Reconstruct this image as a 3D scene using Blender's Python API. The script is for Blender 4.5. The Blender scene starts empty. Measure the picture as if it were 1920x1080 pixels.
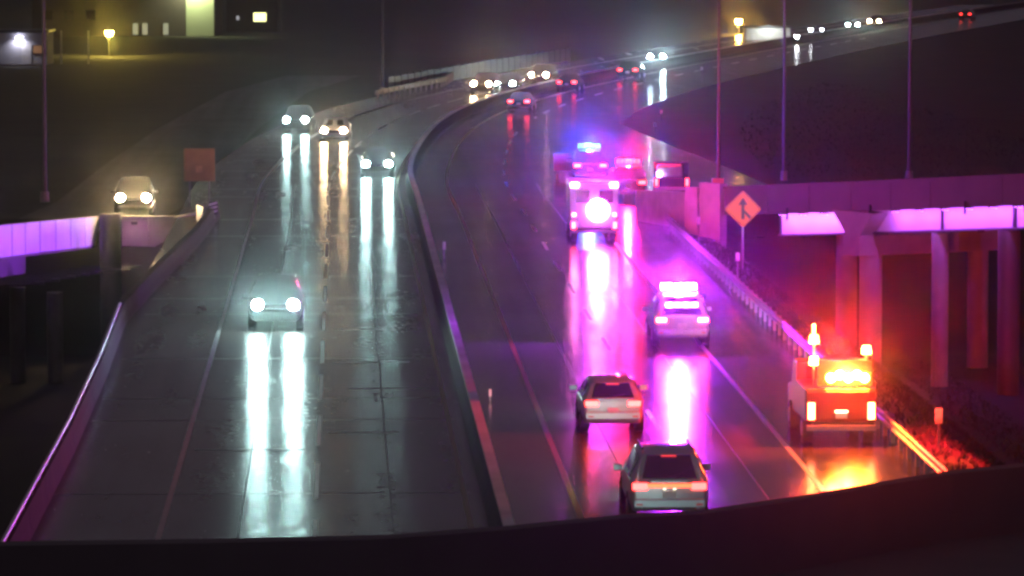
import bpy, bmesh, math, random
from mathutils import Vector, Matrix
random.seed(7)
S = bpy.context.scene
COL = S.collection
# ------------------------------------------------------------------ camera
F = 9000.0                       # focal length in pixels of the 1920 px wide photograph
H = 14.45
PITCH = math.atan(696.0 / F)
YAW = math.atan(320.0 / F)
CP = Vector((0, 0, H))
FW = Vector((math.sin(YAW) * math.cos(PITCH), math.cos(YAW) * math.cos(PITCH), -math.sin(PITCH)))
RT = Vector((math.cos(YAW), -math.sin(YAW), 0))
UP = RT.cross(FW)
cam = bpy.data.cameras.new('camera')
cam.sensor_width = 36.0
cam.lens = F / 1920 * 36
cam.clip_start = 0.5
cam.clip_end = 9000
co = bpy.data.objects.new('camera', cam)
COL.objects.link(co)
co.location = CP
co.rotation_euler = (math.pi / 2 - PITCH, 0, -YAW)
S.camera = co
# ------------------------------------------------------------------ world, sun, exposure
w = bpy.data.worlds.new('World')
S.world = w
w.use_nodes = True
nt = w.node_tree
bg = nt.nodes['Background']
sky = nt.nodes.new('ShaderNodeTexSky')
sky.sky_type = 'NISHITA'
sky.sun_disc = False
sky.sun_elevation = math.radians(-4)
sky.sun_rotation = math.radians(200)
mixw = nt.nodes.new('ShaderNodeMix'); mixw.data_type = 'RGBA'
mixw.inputs['Factor'].default_value = 0.9
mixw.inputs['B'].default_value = (0.78, 0.64, 0.82, 1)     # low cloud lit by the city
nt.links.new(sky.outputs[0], mixw.inputs['A'])
nt.links.new(mixw.outputs['Result'], bg.inputs['Color'])
bg.inputs['Strength'].default_value = 0.075
sl = bpy.data.lights.new('sun', 'SUN')
sl.energy = 0.015
sl.angle = math.radians(30)
sl.color = (0.9, 0.85, 1.0)
so = bpy.data.objects.new('sun', sl)
COL.objects.link(so)
so.rotation_euler = (math.radians(35), 0, math.radians(30))
S.view_settings.view_transform = 'Standard'
S.view_settings.look = 'None'
S.view_settings.exposure = 0
S.view_settings.gamma = 1
S.view_settings.use_curve_mapping = False
S.cycles.filter_width = 3.0
S.cycles.sample_clamp_indirect = 4
S.cycles.sample_clamp_direct = 0
S.cycles.max_bounces = 5
S.cycles.volume_bounces = 0
S.cycles.use_denoising = True

# ------------------------------------------------------------------ pixel -> place
def ray(px, py):
    return FW + RT * ((px - 960) / F) + UP * ((540 - py) / F)
def G(px, py, z=0.0):
    d = ray(px, py)
    return CP + d * ((z - H) / d.z)
def Wd(px, py, zc):
    return CP + ray(px, py) * zc

# ------------------------------------------------------------------ materials
MATS = {}
def mat(name, color, rough=0.6, metal=0.0, var=0.25, scale=3.0, bump=0.0, spec=0.5, coat=0.0, rvar=0.1):
    if name in MATS: return MATS[name]
    m = bpy.data.materials.new(name); m.use_nodes = True
    t = m.node_tree; b = t.nodes['Principled BSDF']
    tc = t.nodes.new('ShaderNodeTexCoord')
    no = t.nodes.new('ShaderNodeTexNoise'); no.inputs['Scale'].default_value = scale
    no.inputs['Detail'].default_value = 6
    t.links.new(tc.outputs['Object'], no.inputs['Vector'])
    mx = t.nodes.new('ShaderNodeMix'); mx.data_type = 'RGBA'
    c = Vector(color)
    mx.inputs['A'].default_value = (*(c * (1 - var)), 1)
    mx.inputs['B'].default_value = (*[min(1, v) for v in (c * (1 + var))], 1)
    t.links.new(no.outputs['Fac'], mx.inputs['Factor'])
    t.links.new(mx.outputs['Result'], b.inputs['Base Color'])
    mr = t.nodes.new('ShaderNodeMapRange')
    mr.inputs['To Min'].default_value = max(0.02, rough - rvar)
    mr.inputs['To Max'].default_value = min(1, rough + rvar)
    t.links.new(no.outputs['Fac'], mr.inputs['Value'])
    t.links.new(mr.outputs['Result'], b.inputs['Roughness'])
    b.inputs['Metallic'].default_value = metal
    b.inputs['Specular IOR Level'].default_value = spec
    b.inputs['Coat Weight'].default_value = coat
    if bump:
        bp = t.nodes.new('ShaderNodeBump'); bp.inputs['Strength'].default_value = bump
        bp.inputs['Distance'].default_value = 0.05
        t.links.new(no.outputs['Fac'], bp.inputs['Height'])
        t.links.new(bp.outputs['Normal'], b.inputs['Normal'])
    MATS[name] = m
    return m
def glow(name, color, strength):
    if name in MATS: return MATS[name]
    m = bpy.data.materials.new(name); m.use_nodes = True
    b = m.node_tree.nodes['Principled BSDF']
    b.inputs['Base Color'].default_value = (*[0.3 * c for c in color], 1)
    b.inputs['Roughness'].default_value = 0.3
    b.inputs['Emission Color'].default_value = (*color, 1)
    b.inputs['Emission Strength'].default_value = strength
    MATS[name] = m
    return m
def wet_road(name, c0, c1, r0, r1):
    m = bpy.data.materials.new(name); m.use_nodes = True
    t = m.node_tree; b = t.nodes['Principled BSDF']; L = t.links.new
    tc = t.nodes.new('ShaderNodeTexCoord')
    def noise(scale, sx=1, sy=1, det=5):
        mp = t.nodes.new('ShaderNodeMapping'); mp.inputs['Scale'].default_value = (sx, sy, 1)
        n = t.nodes.new('ShaderNodeTexNoise'); n.inputs['Scale'].default_value = scale
        n.inputs['Detail'].default_value = det
        L(tc.outputs['Object'], mp.inputs['Vector']); L(mp.outputs['Vector'], n.inputs['Vector'])
        return n.outputs['Fac']
    big = noise(0.35, 1, 0.25)
    fine = noise(9.0, 1, 1, 8)
    patch = noise(0.5, 0.7, 0.30, 3)
    track = noise(1.3, 1, 0.02, 3)         # wheel tracks run along the road
    def mr(v, a, bb, lo=0.3, hi=0.7):
        n = t.nodes.new('ShaderNodeMapRange')
        n.inputs['From Min'].default_value = lo; n.inputs['From Max'].default_value = hi
        n.inputs['To Min'].default_value = a; n.inputs['To Max'].default_value = bb
        L(v, n.inputs['Value']); return n.outputs['Result']
    def math_(op, a, bb):
        n = t.nodes.new('ShaderNodeMath'); n.operation = op
        for i, v in enumerate((a, bb)):
            if isinstance(v, float): n.inputs[i].default_value = v
            else: L(v, n.inputs[i])
        return n.outputs[0]
    grit = noise(3.5, 1.0, 0.8, 8)
    s = math_('ADD', math_('ADD', math_('MULTIPLY', patch, 0.3), math_('MULTIPLY', track, 0.35)), math_('MULTIPLY', grit, 0.35))
    mx = t.nodes.new('ShaderNodeMix'); mx.data_type = 'RGBA'
    mx.inputs['A'].default_value = (*c0, 1); mx.inputs['B'].default_value = (*c1, 1)
    L(mr(math_('ADD', math_('MULTIPLY', big, 0.6), math_('MULTIPLY', fine, 0.4)), 0.0, 1.0), mx.inputs['Factor'])
    L(mx.outputs['Result'], b.inputs['Base Color'])
    L(mr(s, r0, r1, 0.36, 0.64), b.inputs['Roughness'])
    b.inputs['IOR'].default_value = 1.4
    ripple = noise(2.6, 0.8, 1.3, 6)
    bp = t.nodes.new('ShaderNodeBump'); bp.inputs['Strength'].default_value = 0.45
    bp.inputs['Distance'].default_value = 0.014
    L(math_('ADD', math_('MULTIPLY', ripple, 0.7), math_('MULTIPLY', fine, 0.3)), bp.inputs['Height'])
    L(bp.outputs['Normal'], b.inputs['Normal'])
    return m

CONC = mat('concrete', (0.30, 0.28, 0.27), 0.7, var=0.35, scale=1.1, bump=0.2)
CONC_D = mat('damp concrete', (0.105, 0.09, 0.085), 0.6, var=0.4, scale=0.8, bump=0.2)
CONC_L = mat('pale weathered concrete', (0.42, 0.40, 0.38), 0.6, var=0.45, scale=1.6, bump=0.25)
RAILM = mat('wet rail metal', (0.62, 0.62, 0.64), 0.4, 0.5, var=0.7, scale=0.8)
CONC_K = mat('dark wet concrete', (0.055, 0.05, 0.048), 0.9, var=0.5, scale=0.9, bump=0.2, spec=0.08)  # very dark, dull concrete under the coping and the top rail
CONC_M = mat('mottled headlit coping', (0.62, 0.61, 0.57), 0.5, var=0.6, scale=0.55, bump=0.3)  # paled so the colour carries the headlight highlight along the cap
STEEL_P = mat('pale painted steel', (0.62, 0.60, 0.62), 0.5, var=0.18, scale=0.7)
GALV = mat('galvanised steel', (0.22, 0.22, 0.23), 0.5, 0.5, var=0.25, scale=2.5)
POLE = mat('dull pole metal', (0.13, 0.125, 0.13), 0.65, 0.0, var=0.2, scale=2)
GRASS = mat('dark turf', (0.040, 0.040, 0.028), 0.9, var=0.85, scale=0.16, bump=0.5)
RUB = mat('tyre rubber', (0.02, 0.02, 0.02), 0.8, var=0.2, scale=8)
RIM = mat('wheel alloy', (0.4, 0.4, 0.42), 0.35, 0.9, var=0.15, scale=6)
GLASS = mat('dark car glass', (0.012, 0.012, 0.016), 0.06, var=0.2, scale=2, spec=0.6, rvar=0.02)
TRIM = mat('black trim', (0.025, 0.025, 0.027), 0.5, var=0.2, scale=5)
PLATE = mat('plate white', (0.6, 0.6, 0.55), 0.4, var=0.1, scale=9)
WPAINT = mat('road marking white', (0.30, 0.30, 0.28), 0.35, var=0.6, scale=2.4)
YPAINT = mat('road marking yellow', (0.22, 0.17, 0.03), 0.35, var=0.6, scale=2.4)
BLACK = mat('sign black', (0.012, 0.012, 0.012), 0.5, var=0.1)
ORANGE = mat('sign orange', (0.90, 0.13, 0.015), 0.45, var=0.08, scale=2)
ORANGE_D = mat('muted sign orange', (0.42, 0.21, 0.08), 0.6, var=0.3, scale=1.5)  # muted brownish orange for the square sign

# ------------------------------------------------------------------ mesh builder
class MB:
    def __init__(s): s.v = []; s.f = []
    def add(s, vs, fs):
        o = len(s.v); s.v += [tuple(p) for p in vs]; s.f += [tuple(i + o for i in q) for q in fs]
        return s
    def box(s, c, d, rz=0.0, taper=1.0):
        x, y, z = (k / 2 for k in d); R = Matrix.Rotation(rz, 3, 'Z'); c = Vector(c)
        vs = [c + R @ Vector((a * x * (taper if e > 0 else 1), b_ * y * (taper if e > 0 else 1), e * z))
              for e in (-1, 1) for a, b_ in ((-1, -1), (1, -1), (1, 1), (-1, 1))]
        return s.add(vs, [(3, 2, 1, 0), (4, 5, 6, 7), (0, 1, 5, 4), (1, 2, 6, 5), (2, 3, 7, 6), (3, 0, 4, 7)])
    def cyl(s, p0, p1, r0, r1=None, n=10):
        r1 = r0 if r1 is None else r1
        p0, p1 = Vector(p0), Vector(p1); a = (p1 - p0).normalized()
        u = a.orthogonal().normalized(); v = a.cross(u)
        vs = []
        for p, r in ((p0, r0), (p1, r1)):
            vs += [p + (u * math.cos(2 * math.pi * i / n) + v * math.sin(2 * math.pi * i / n)) * r for i in range(n)]
        fs = [(i, (i + 1) % n, n + (i + 1) % n, n + i) for i in range(n)]
        fs += [tuple(range(n - 1, -1, -1)), tuple(range(n, 2 * n))]
        return s.add(vs, fs)
    def prism(s, poly, off):                 # planar polygon pushed along a vector
        n = len(poly); off = Vector(off); poly = [Vector(p) for p in poly]
        return s.add(poly + [p + off for p in poly],
                     [tuple(range(n - 1, -1, -1)), tuple(range(n, 2 * n))] + [(i, (i + 1) % n, n + (i + 1) % n, n + i) for i in range(n)])
    def sweep(s, rings, closed=True, caps=True):
        n = len(rings[0]); vs = [p for r in rings for p in r]; fs = []
        for j in range(len(rings) - 1):
            for i in range(n if closed else n - 1):
                k = (i + 1) % n
                fs.append((j * n + i, j * n + k, (j + 1) * n + k, (j + 1) * n + i))
        if caps and closed:
            fs += [tuple(range(n - 1, -1, -1)), tuple((len(rings) - 1) * n + i for i in range(n))]
        return s.add(vs, fs)
    def mesh(s, name, m, smooth=None):
        me = bpy.data.meshes.new(name)
        me.from_pydata(s.v, [], s.f)
        b = bmesh.new(); b.from_mesh(me); bmesh.ops.recalc_face_normals(b, faces=b.faces); b.to_mesh(me); b.free()
        me.materials.append(m)
        if smooth:
            me.polygons.foreach_set('use_smooth', [True] * len(me.polygons))
            me.set_sharp_from_angle(angle=math.radians(smooth))
        return me
def link(name, me, parent=None, loc=None, rz=None):
    o = bpy.data.objects.new(name, me); COL.objects.link(o)
    if parent: o.parent = parent
    if loc is not None: o.location = loc
    if rz is not None: o.rotation_euler = (0, 0, rz)
    return o
def part(name, mb, m, parent, smooth=None, bevel=0.0, loc=None, rz=None):
    o = link(name, mb.mesh(name, m, smooth), parent, loc, rz)
    if bevel:
        b = o.modifiers.new('bevel', 'BEVEL'); b.width = bevel; b.segments = 2; b.limit_method = 'ANGLE'
    return o
def thing(name, label, cat, loc=(0, 0, 0), rz=0.0, group=None):
    o = bpy.data.objects.new(name, None); COL.objects.link(o)
    o.location = loc; o.rotation_euler = (0, 0, rz)
    return tag(o, label, cat, group)
def tag(o, label, cat, group=None):
    o['label'] = label; o['category'] = cat
    if group: o['group'] = group
    return o
def struct(name, mb, m, smooth=None, kind='structure'):
    o = link(name, mb.mesh(name, m, smooth)); o['kind'] = kind
    return o
def lamp(parent, kind, loc, power, color, radius=0.1, aim=None, angle=60, blend=0.6, name='lamp_light'):
    l = bpy.data.lights.new(name, kind); l.energy = power; l.color = color
    if kind != 'AREA': l.shadow_soft_size = radius
    if kind == 'SPOT': l.spot_size = math.radians(angle); l.spot_blend = blend
    o = bpy.data.objects.new(name, l); COL.objects.link(o); o.location = loc
    if parent: o.parent = parent
    if aim is not None:
        o.rotation_euler = Vector(aim).to_track_quat('-Z', 'Y').to_euler()
    return o

# ------------------------------------------------------------------ path of the motorway
U_MED = 3.75
ctrl = [Vector((U_MED, y)) for y in (30, 80, 130, 180, 230, 262)]
for px, py in ((776, 290), (815, 245), (868, 215), (940, 190), (1045, 163), (1210, 130), (1500, 75), (1700, 45)):
    g = G(px, py); ctrl.append(Vector((g.x, g.y)))
d = (ctrl[-1] - ctrl[-2]).normalized()
ctrl += [ctrl[-1] + d * 120, ctrl[-1] + d * 320]
for _ in range(2):                              # ease the measured points
    c2 = ctrl[:]
    for i in range(6, len(ctrl) - 1): c2[i] = ctrl[i] * 0.6 + (ctrl[i - 1] + ctrl[i + 1]) * 0.2
    ctrl = c2
PATH = []
for i in range(1, len(ctrl) - 2):
    a, b, c, e = ctrl[i - 1:i + 3]
    n = max(2, int((c - b).length / 4))
    for k in range(n):
        t = k / n
        t2, t3 = t * t, t * t * t
        PATH.append(0.5 * ((2 * b) + (c - a) * t + (2 * a - 5 * b + 4 * c - e) * t2 + (3 * b - a - 3 * c + e) * t3))
PATH.insert(0, ctrl[0])
PATH.append(ctrl[-2])
NRM = []
for i in range(len(PATH)):
    tt = (PATH[min(i + 1, len(PATH) - 1)] - PATH[max(i - 1, 0)]).normalized()
    NRM.append((tt, Vector((tt.y, -tt.x))))
ARC = [0.0]
for i in range(1, len(PATH)): ARC.append(ARC[-1] + (PATH[i] - PATH[i - 1]).length)
def near(x, y):
    p = Vector((x, y)); i = min(range(len(PATH)), key=lambda k: (PATH[k] - p).length_squared)
    r = p - PATH[i]
    return i, ARC[i] + r.dot(NRM[i][0]), U_MED + r.dot(NRM[i][1])
def at(s, u, z=0.0):
    i = 0
    while i < len(ARC) - 2 and ARC[i + 1] < s: i += 1
    k = (s - ARC[i]) / (ARC[i + 1] - ARC[i])
    p = PATH[i].lerp(PATH[i + 1], k); n = NRM[i][1].lerp(NRM[i + 1][1], min(1, max(0, k))).normalized()
    q = p + n * (u - U_MED)
    return Vector((q.x, q.y, z))
def heading(x, y):                              # z rotation that turns +Y along the road
    i, _, _ = near(x, y); t = NRM[i][0]
    return -math.atan2(t.x, t.y)
def strip(s0, s1, u0, u1, z, step=4.0, nu=1):
    mb = MB(); n = max(1, int((s1 - s0) / step)); rings = []
    for i in range(n + 1):
        s = s0 + (s1 - s0) * i / n
        rings.append([at(s, u0 + (u1 - u0) * j / nu, z) for j in range(nu + 1)])
    return mb.sweep(rings, closed=False)
SEND = ARC[-1] - 5
def s_of(px, py):
    g = G(px, py); return near(g.x, g.y)[1]

# ------------------------------------------------------------------ setting: ground, roads, haze
def ground_h(x, y):
    i, s, u = near(x, y)
    z = -0.14
    far = max(0.0, min(1.0, (y - 226) / 6.0))            # 0 in the hollow, 1 beyond the abutments
    if u < -8.2:
        k = min(1.0, (-8.2 - u) / 0.8)
        z += k * (-6.0 * (1 - far) - 0.12 * far)
    if u > 16.8:
        k = min(1.0, (u - 16.8) / 7.5)
        z += -5.6 * k * (1 - max(0.0, min(1.0, (y - 222) / 14.0)))
    z += 0.08 * math.sin(x * 0.31 + y * 0.11) * (1 if (u < -12 or u > 20) else 0)
    return z
xs = [-3000, -1200, -500, -250, -150, -100, -75, -60] + [-50 + 2.5 * i for i in range(13)] + \
     [-18 + 1.0 * i for i in range(60)] + [45, 50, 56, 64, 75, 90, 110, 140, 180, 230, 300, 400, 600, 1200, 3000]
ys = [-200, -60, 0, 30] + [50 + 5 * i for i in range(34)] + [218 + 1.5 * i for i in range(14)] + \
     [244 + 8 * i for i in range(40)] + [580, 620, 660, 700, 760, 850, 1000, 1400, 2200, 4000]
gm = MB()
for y in ys:
    for x in xs:
        gm.v.append((x, y, ground_h(x, y)))
nx = len(xs)
for j in range(len(ys) - 1):
    for i in range(nx - 1):
        gm.f.append((j * nx + i, j * nx + i + 1, (j + 1) * nx + i + 1, (j + 1) * nx + i))
struct('ground', gm, GRASS, 60)
ROAD_A = wet_road('wet asphalt oncoming', (0.036, 0.028, 0.024), (0.066, 0.054, 0.047), 0.15, 0.30)
ROAD_B = wet_road('wet asphalt outbound', (0.045, 0.040, 0.042), (0.080, 0.070, 0.072), 0.12, 0.27)
struct('oncoming_road', strip(1, SEND, -7.9, 3.75, 0.0), ROAD_A)
struct('outbound_road', strip(1, SEND, 3.75, 15.6, 0.0), ROAD_B)

# painted markings, each dash a piece of the road
oncoming = bpy.data.objects['oncoming_road']; outbound = bpy.data.objects['outbound_road']
def marking(name, s0, s1, u, wd, m, parent):
    return part(name, strip(s0, s1, u - wd / 2, u + wd / 2, 0.006), m, parent)
marking('edge_line', 5, SEND, -4.3, 0.14, WPAINT, oncoming)
marking('edge_line', 5, SEND, 3.05, 0.13, YPAINT, oncoming)
marking('edge_line', 5, SEND, 5.75, 0.15, YPAINT, outbound)
marking('edge_line', 5, 206, 12.15, 0.15, WPAINT, outbound)
for i in range(42):
    s0 = 40 + i * 12.2
    if s0 + 3.2 < SEND:
        marking('lane_dash', s0, s0 + 8, -0.65, 0.11, WPAINT, oncoming)
        marking('lane_dash', s0 + 4, s0 + 9, 8.95, 0.12, WPAINT, outbound)
# faint longitudinal joint and dark patches seen across the oncoming lanes
JOINT = mat('tar joint', (0.025, 0.024, 0.024), 0.34, var=0.3, scale=4)
for s0, u0, u1 in ((s_of(680, 618) , -0.2, 1.5), (s_of(700, 680), -0.3, 2.2), (s_of(690, 730), 0.2, 2.6), (s_of(680, 812), -0.4, 1.6), (s_of(500, 845), -4.0, -1.0)):
    mb = MB(); mb.sweep([[at(s0 + k, u0, 0.004) + Vector((0, 0, 0)), at(s0 + k + 0.1, u1, 0.004)] for k in (0, 0.22)], closed=False)
    part('tar_joint', mb, JOINT, oncoming)

SEAL = mat('joint sealant', (0.02, 0.019, 0.018), 0.42, var=0.4, scale=3)
for k in range(34):                       # transverse slab joints of the oncoming lanes
    if k % 3 == 1 or random.random() < .25: continue
    s0 = 78 + k * 6.1 + random.uniform(-1, 1)
    jt = random.uniform(-.05, .05)
    mb = MB().sweep([[at(s0 + w_, -7.2, .003), at(s0 + w_ + jt, -2.4, .003), at(s0 + w_ - jt, 1.0, .003), at(s0 + w_ + .03, 3.2, .003)] for w_ in (0, random.uniform(.06, .13))], closed=False)
    part('slab_joint', mb, SEAL, oncoming)
for u, wd in ((-2.45, .03), (1.2, .025)):  # worn longitudinal seams
    part('seam', strip(20, 230, u - wd / 2, u + wd / 2, .0045), SEAL, oncoming)
for u, wd in ((7.3, .022), (10.6, .025)):
    part('seam', strip(20, 230, u - wd / 2, u + wd / 2, .0045), SEAL, outbound)

# ------------------------------------------------------------------ haze: thin mist shaped to stand in for lens bloom around the lamps
hz = MB().box((0, 1900, 4.1), (6400, 4500, 22.4))
hm = bpy.data.materials.new('bloom mist'); hm.use_nodes = True
hm.node_tree.nodes.clear()
pv = hm.node_tree.nodes.new('ShaderNodeVolumePrincipled'); om = hm.node_tree.nodes.new('ShaderNodeOutputMaterial')
pv.inputs['Density'].default_value = 0.00018
pv.inputs['Color'].default_value = (0.92, 0.92, 0.95, 1)
pv.inputs['Anisotropy'].default_value = 0.987
hm.node_tree.links.new(pv.outputs[0], om.inputs['Volume'])
struct('haze', hz, hm, kind='stuff')

# ------------------------------------------------------------------ barriers and rails
def barrier(name, label, s0, s1, u, h, wt, wb, m, cap=None):
    t = thing(name, label, 'barrier', at(s0, u))
    o = t.location.copy()
    rings = []; n = max(1, int((s1 - s0) / 4))
    for i in range(n + 1):
        s = s0 + (s1 - s0) * i / n
        rings.append([at(s, u + du, z) - o for du, z in ((-wb / 2, -0.05), (-wb / 2, 0.08), (-wt * 0.62, 0.33), (-wt / 2, h), (wt / 2, h), (wt * 0.62, 0.33), (wb / 2, 0.08), (wb / 2, -0.05))])
    for q in range(0, n, 2):
        seg = [list(g) for g in rings[q:q + 3]]
        if len(seg) > 1:
            seg[-1] = [seg[-2][k].lerp(seg[-1][k], .985) for k in range(len(seg[-1]))]
            part('barrier_segment', MB().sweep(seg), m, t)
    if cap:
        rings = []
        for i in range(n + 1):
            s = s0 + (s1 - s0) * i / n
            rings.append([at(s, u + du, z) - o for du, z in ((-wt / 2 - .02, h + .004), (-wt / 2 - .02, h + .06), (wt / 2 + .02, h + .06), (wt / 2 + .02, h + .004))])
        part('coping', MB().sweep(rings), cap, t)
    return t, o
t, o = barrier('median_barrier', 'long pale concrete median barrier between oncoming and outbound lanes', 8, SEND, U_MED, 0.74, 0.22, 0.5, CONC_K, CONC_M)
def u_par(y):
    k = ((20, -7.5), (130, -7.45), (150, -7.6), (171, -7.9), (190, -7.3), (212, -6.45), (236, -6.0))
    for (a, ua), (b, ub) in zip(k, k[1:]):
        if y <= b: return ua + (ub - ua) * (y - a) / (b - a)
    return -6.0
t = thing('parapet_wall', 'dark parapet with bright metal top rail along left edge of oncoming lanes', 'barrier', (-7.5, 8, 0))
o = t.location.copy()
def prof(y, pts): return [Vector((u_par(y) + a, y, z)) - o for a, z in pts]
PW = ((-.21, -.05), (-.21, .08), (-.15, .33), (-.13, .72), (.13, .72), (.15, .33), (.21, .08), (.21, -.05))
for y0 in range(22, 232, 6):              # precast lengths with open joints
    y1 = min(y0 + 5.96, 235)
    part('wall_segment', MB().sweep([prof(y, PW) for y in (y0, (y0 + y1) / 2, y1)]), CONC_K, t)
part('top_rail', MB().sweep([prof(y, [(.05 + .05 * math.cos(k * math.pi / 4), .86 + .05 * math.sin(k * math.pi / 4)) for k in range(8)]) for y in range(22, 172, 3)]), RAILM, t, 60)
pm = MB().box((0, 0, 0.77), (0.07, 0.07, 0.14)).mesh('rail_post', GALV)
for y in range(24, 171, 3): link('rail_post', pm, t, Vector((u_par(y) + .05, y, 0)) - o)

def guardrail(name, label, pts, m=GALV, hgt=0.72, bw=0.31, side=1.0, spacing=1.9):
    o = pts[0].copy(); t = thing(name, label, 'guardrail', o)
    rings = []; acc = []
    for i, p in enumerate(pts):
        q = (pts[min(i + 1, len(pts) - 1)] - pts[max(i - 1, 0)]).normalized(); n = Vector((q.y, -q.x, 0)) * -side
        prof = [(0, -.5), (.05, -.38), (.05, -.22), (0, -.08), (0, .08), (.05, .22), (.05, .38), (0, .5), (-.015, .5), (-.015, -.5)]
        rings.append([p - o + n * a + Vector((0, 0, hgt - bw / 2 + b * bw)) for a, b in prof])
    part('rail', MB().sweep(rings), m, t)
    pm = MB().box((0, 0, hgt / 2 - .05), (0.11, 0.16, hgt)).mesh('post', m)
    L = 0; nxt = 0.5
    for i in range(len(pts) - 1):
        e = pts[i + 1] - pts[i]; ln = e.length
        while nxt <= L + ln:
            k = (nxt - L) / ln; q = e.normalized(); n = Vector((q.y, -q.x, 0)) * side
            link('post', pm, t, pts[i] + e * k - o + n * 0.1, -math.atan2(e.x, e.y)); nxt += spacing
        L += ln
    return t
guardrail('guardrail', 'steel guardrail on posts along right shoulder beside amber lit truck', [at(s, 15.05) for s in range(72, 194, 4)])
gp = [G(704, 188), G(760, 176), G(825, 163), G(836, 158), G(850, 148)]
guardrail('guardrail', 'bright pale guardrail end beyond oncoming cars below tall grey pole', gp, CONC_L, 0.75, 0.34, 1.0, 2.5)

# wall of pale panels on the outside of the far bend
sa, sb = s_of(868, 172), s_of(1215, 112)
t = thing('panel_wall', 'low pale panelled wall along outside of distant bend', 'wall', at(sa, -9.2))
o = t.location.copy()
rail_m = mat('pale wall panel', (0.30, 0.30, 0.31), 0.55, var=0.35, scale=0.8)
n = int((sb - sa) / 3.0)
for i in range(n):
    s = sa + i * 3.0; p = at(s + 1.5, -9.2)
    hh = 1.25 + random.uniform(-.04, .04)
    rz = heading(p.x, p.y)
    part('panel', MB().box((0, 0, hh / 2 - .1), (0.14, 2.72, hh)), rail_m, t, loc=p - o, rz=rz)
    q = at(s, -9.2)
    part('post', MB().box((0, 0, .6), (0.2, 0.2, 1.36)), POLE, t, loc=q - o, rz=rz)

# ------------------------------------------------------------------ bridges
LED = glow('violet floodlight', (0.62, 0.16, 1.0), 30)
def ribbon(pts, d0, d1):                 # vertical plate along a polyline of 3D points, between two drops
    return [[p + Vector((0, 0, -d0)), p + Vector((0, 0, -d1))] for p in pts]
def slab(mb, pts, d0, d1, nrm, t0, t1):  # solid with a face along pts, from offset t0 to t1 along nrm
    rings = []
    for i, p in enumerate(pts):
        n = nrm[i]
        rings.append([p + n * t0 + Vector((0, 0, -d0)), p + n * t1 + Vector((0, 0, -d0)), p + n * t1 + Vector((0, 0, -d1)), p + n * t0 + Vector((0, 0, -d1))])
    return mb.sweep(rings)
def normals(pts, s=1):
    r = []
    for i in range(len(pts)):
        e = pts[min(i + 1, len(pts) - 1)] - pts[max(i - 1, 0)]; e.z = 0; e.normalize()
        r.append(Vector((e.y, -e.x, 0)) * s)
    return r
# right on-ramp bridge: top edge of its near parapet
rp = [Wd(1358, 352, 219), Wd(1440, 349, 216), Wd(1597, 343, 211), Wd(1745, 336, 206), Wd(1880, 330, 202), Wd(2060, 322, 197)]
rn = normals(rp, -1)                      # towards the far side
RB = thing('ramp_bridge', 'concrete ramp bridge on columns at right with violet lit girder', 'bridge', (rp[2].x, rp[2].y, -5.7))
ro = RB.location.copy()
rl = [p - ro for p in rp]
for q in range(len(rl) - 1):
    nn = max(1, round((rl[q + 1] - rl[q]).length / 3.4))
    for k in range(nn):
        a, b_ = rl[q].lerp(rl[q + 1], k / nn + .002), rl[q].lerp(rl[q + 1], (k + 1) / nn - .008)
        part('parapet_panel', slab(MB(), [a, b_], 0, 1.26, [rn[q]] * 2, 0.004 * (k % 2), 0.35), CONC_D, RB)
        if k % 2 == 0:
            c = a.lerp(b_, .5) - rn[q] * .05
            part('drain_pipe', MB().cyl(c + Vector((0, 0, -1.0)), c + Vector((0, 0, -1.55)), .05, n=8), TRIM, RB)
            part('bearing', MB().box(c + rn[q] * .85 + Vector((0, 0, -2.3)), (.3, .3, .07)), TRIM, RB)
part('coping', slab(MB(), rl, -0.06, 0.05, rn, -0.06, 0.41), CONC_D, RB)
part('deck', slab(MB(), rl, 0.95, 1.24, rn, 0.36, 9.0), ROAD_B, RB)
part('far_parapet', slab(MB(), rl, 0.1, 1.26, rn, 9.0, 9.35), CONC, RB)
gl = rl[1:]; gn = rn[1:]
part('girder', slab(MB(), gl, 1.27, 2.19, gn, 0.75, 0.85), STEEL_P, RB)
part('girder_flange', slab(MB(), gl, 2.19, 2.27, gn, 0.55, 1.05), mat('dark flange steel', (0.12, 0.10, 0.13), 0.5), RB)
part('girder', slab(MB(), gl, 1.27, 2.2, gn, 7.6, 7.7), STEEL_P, RB)
def along(pts, nr, px):                   # point on the polyline seen at picture column px
    for i in range(len(pts) - 1):
        a = (pts[i] - CP); b = (pts[i + 1] - CP)
        xa = 960 + F * a.dot(RT) / a.dot(FW); xb = 960 + F * b.dot(RT) / b.dot(FW)
        if xa <= px <= xb or i == len(pts) - 2:
            k = (px - xa) / (xb - xa); return pts[i].lerp(pts[i + 1], k), nr[i], (pts[i + 1] - pts[i]).normalized()
def stiff(px, wdt=0.05):
    p, n, e = along(rp, rn, px)
    part('stiffener', MB().box(p - ro + n * 0.7 + Vector((0, 0, -1.73)), (wdt, 0.12, 0.9), math.atan2(e.y, e.x)), TRIM, RB)
for px in (1440.5, 1743, 1879): stiff(px, 0.16 if px > 1800 else 0.07)
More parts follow.
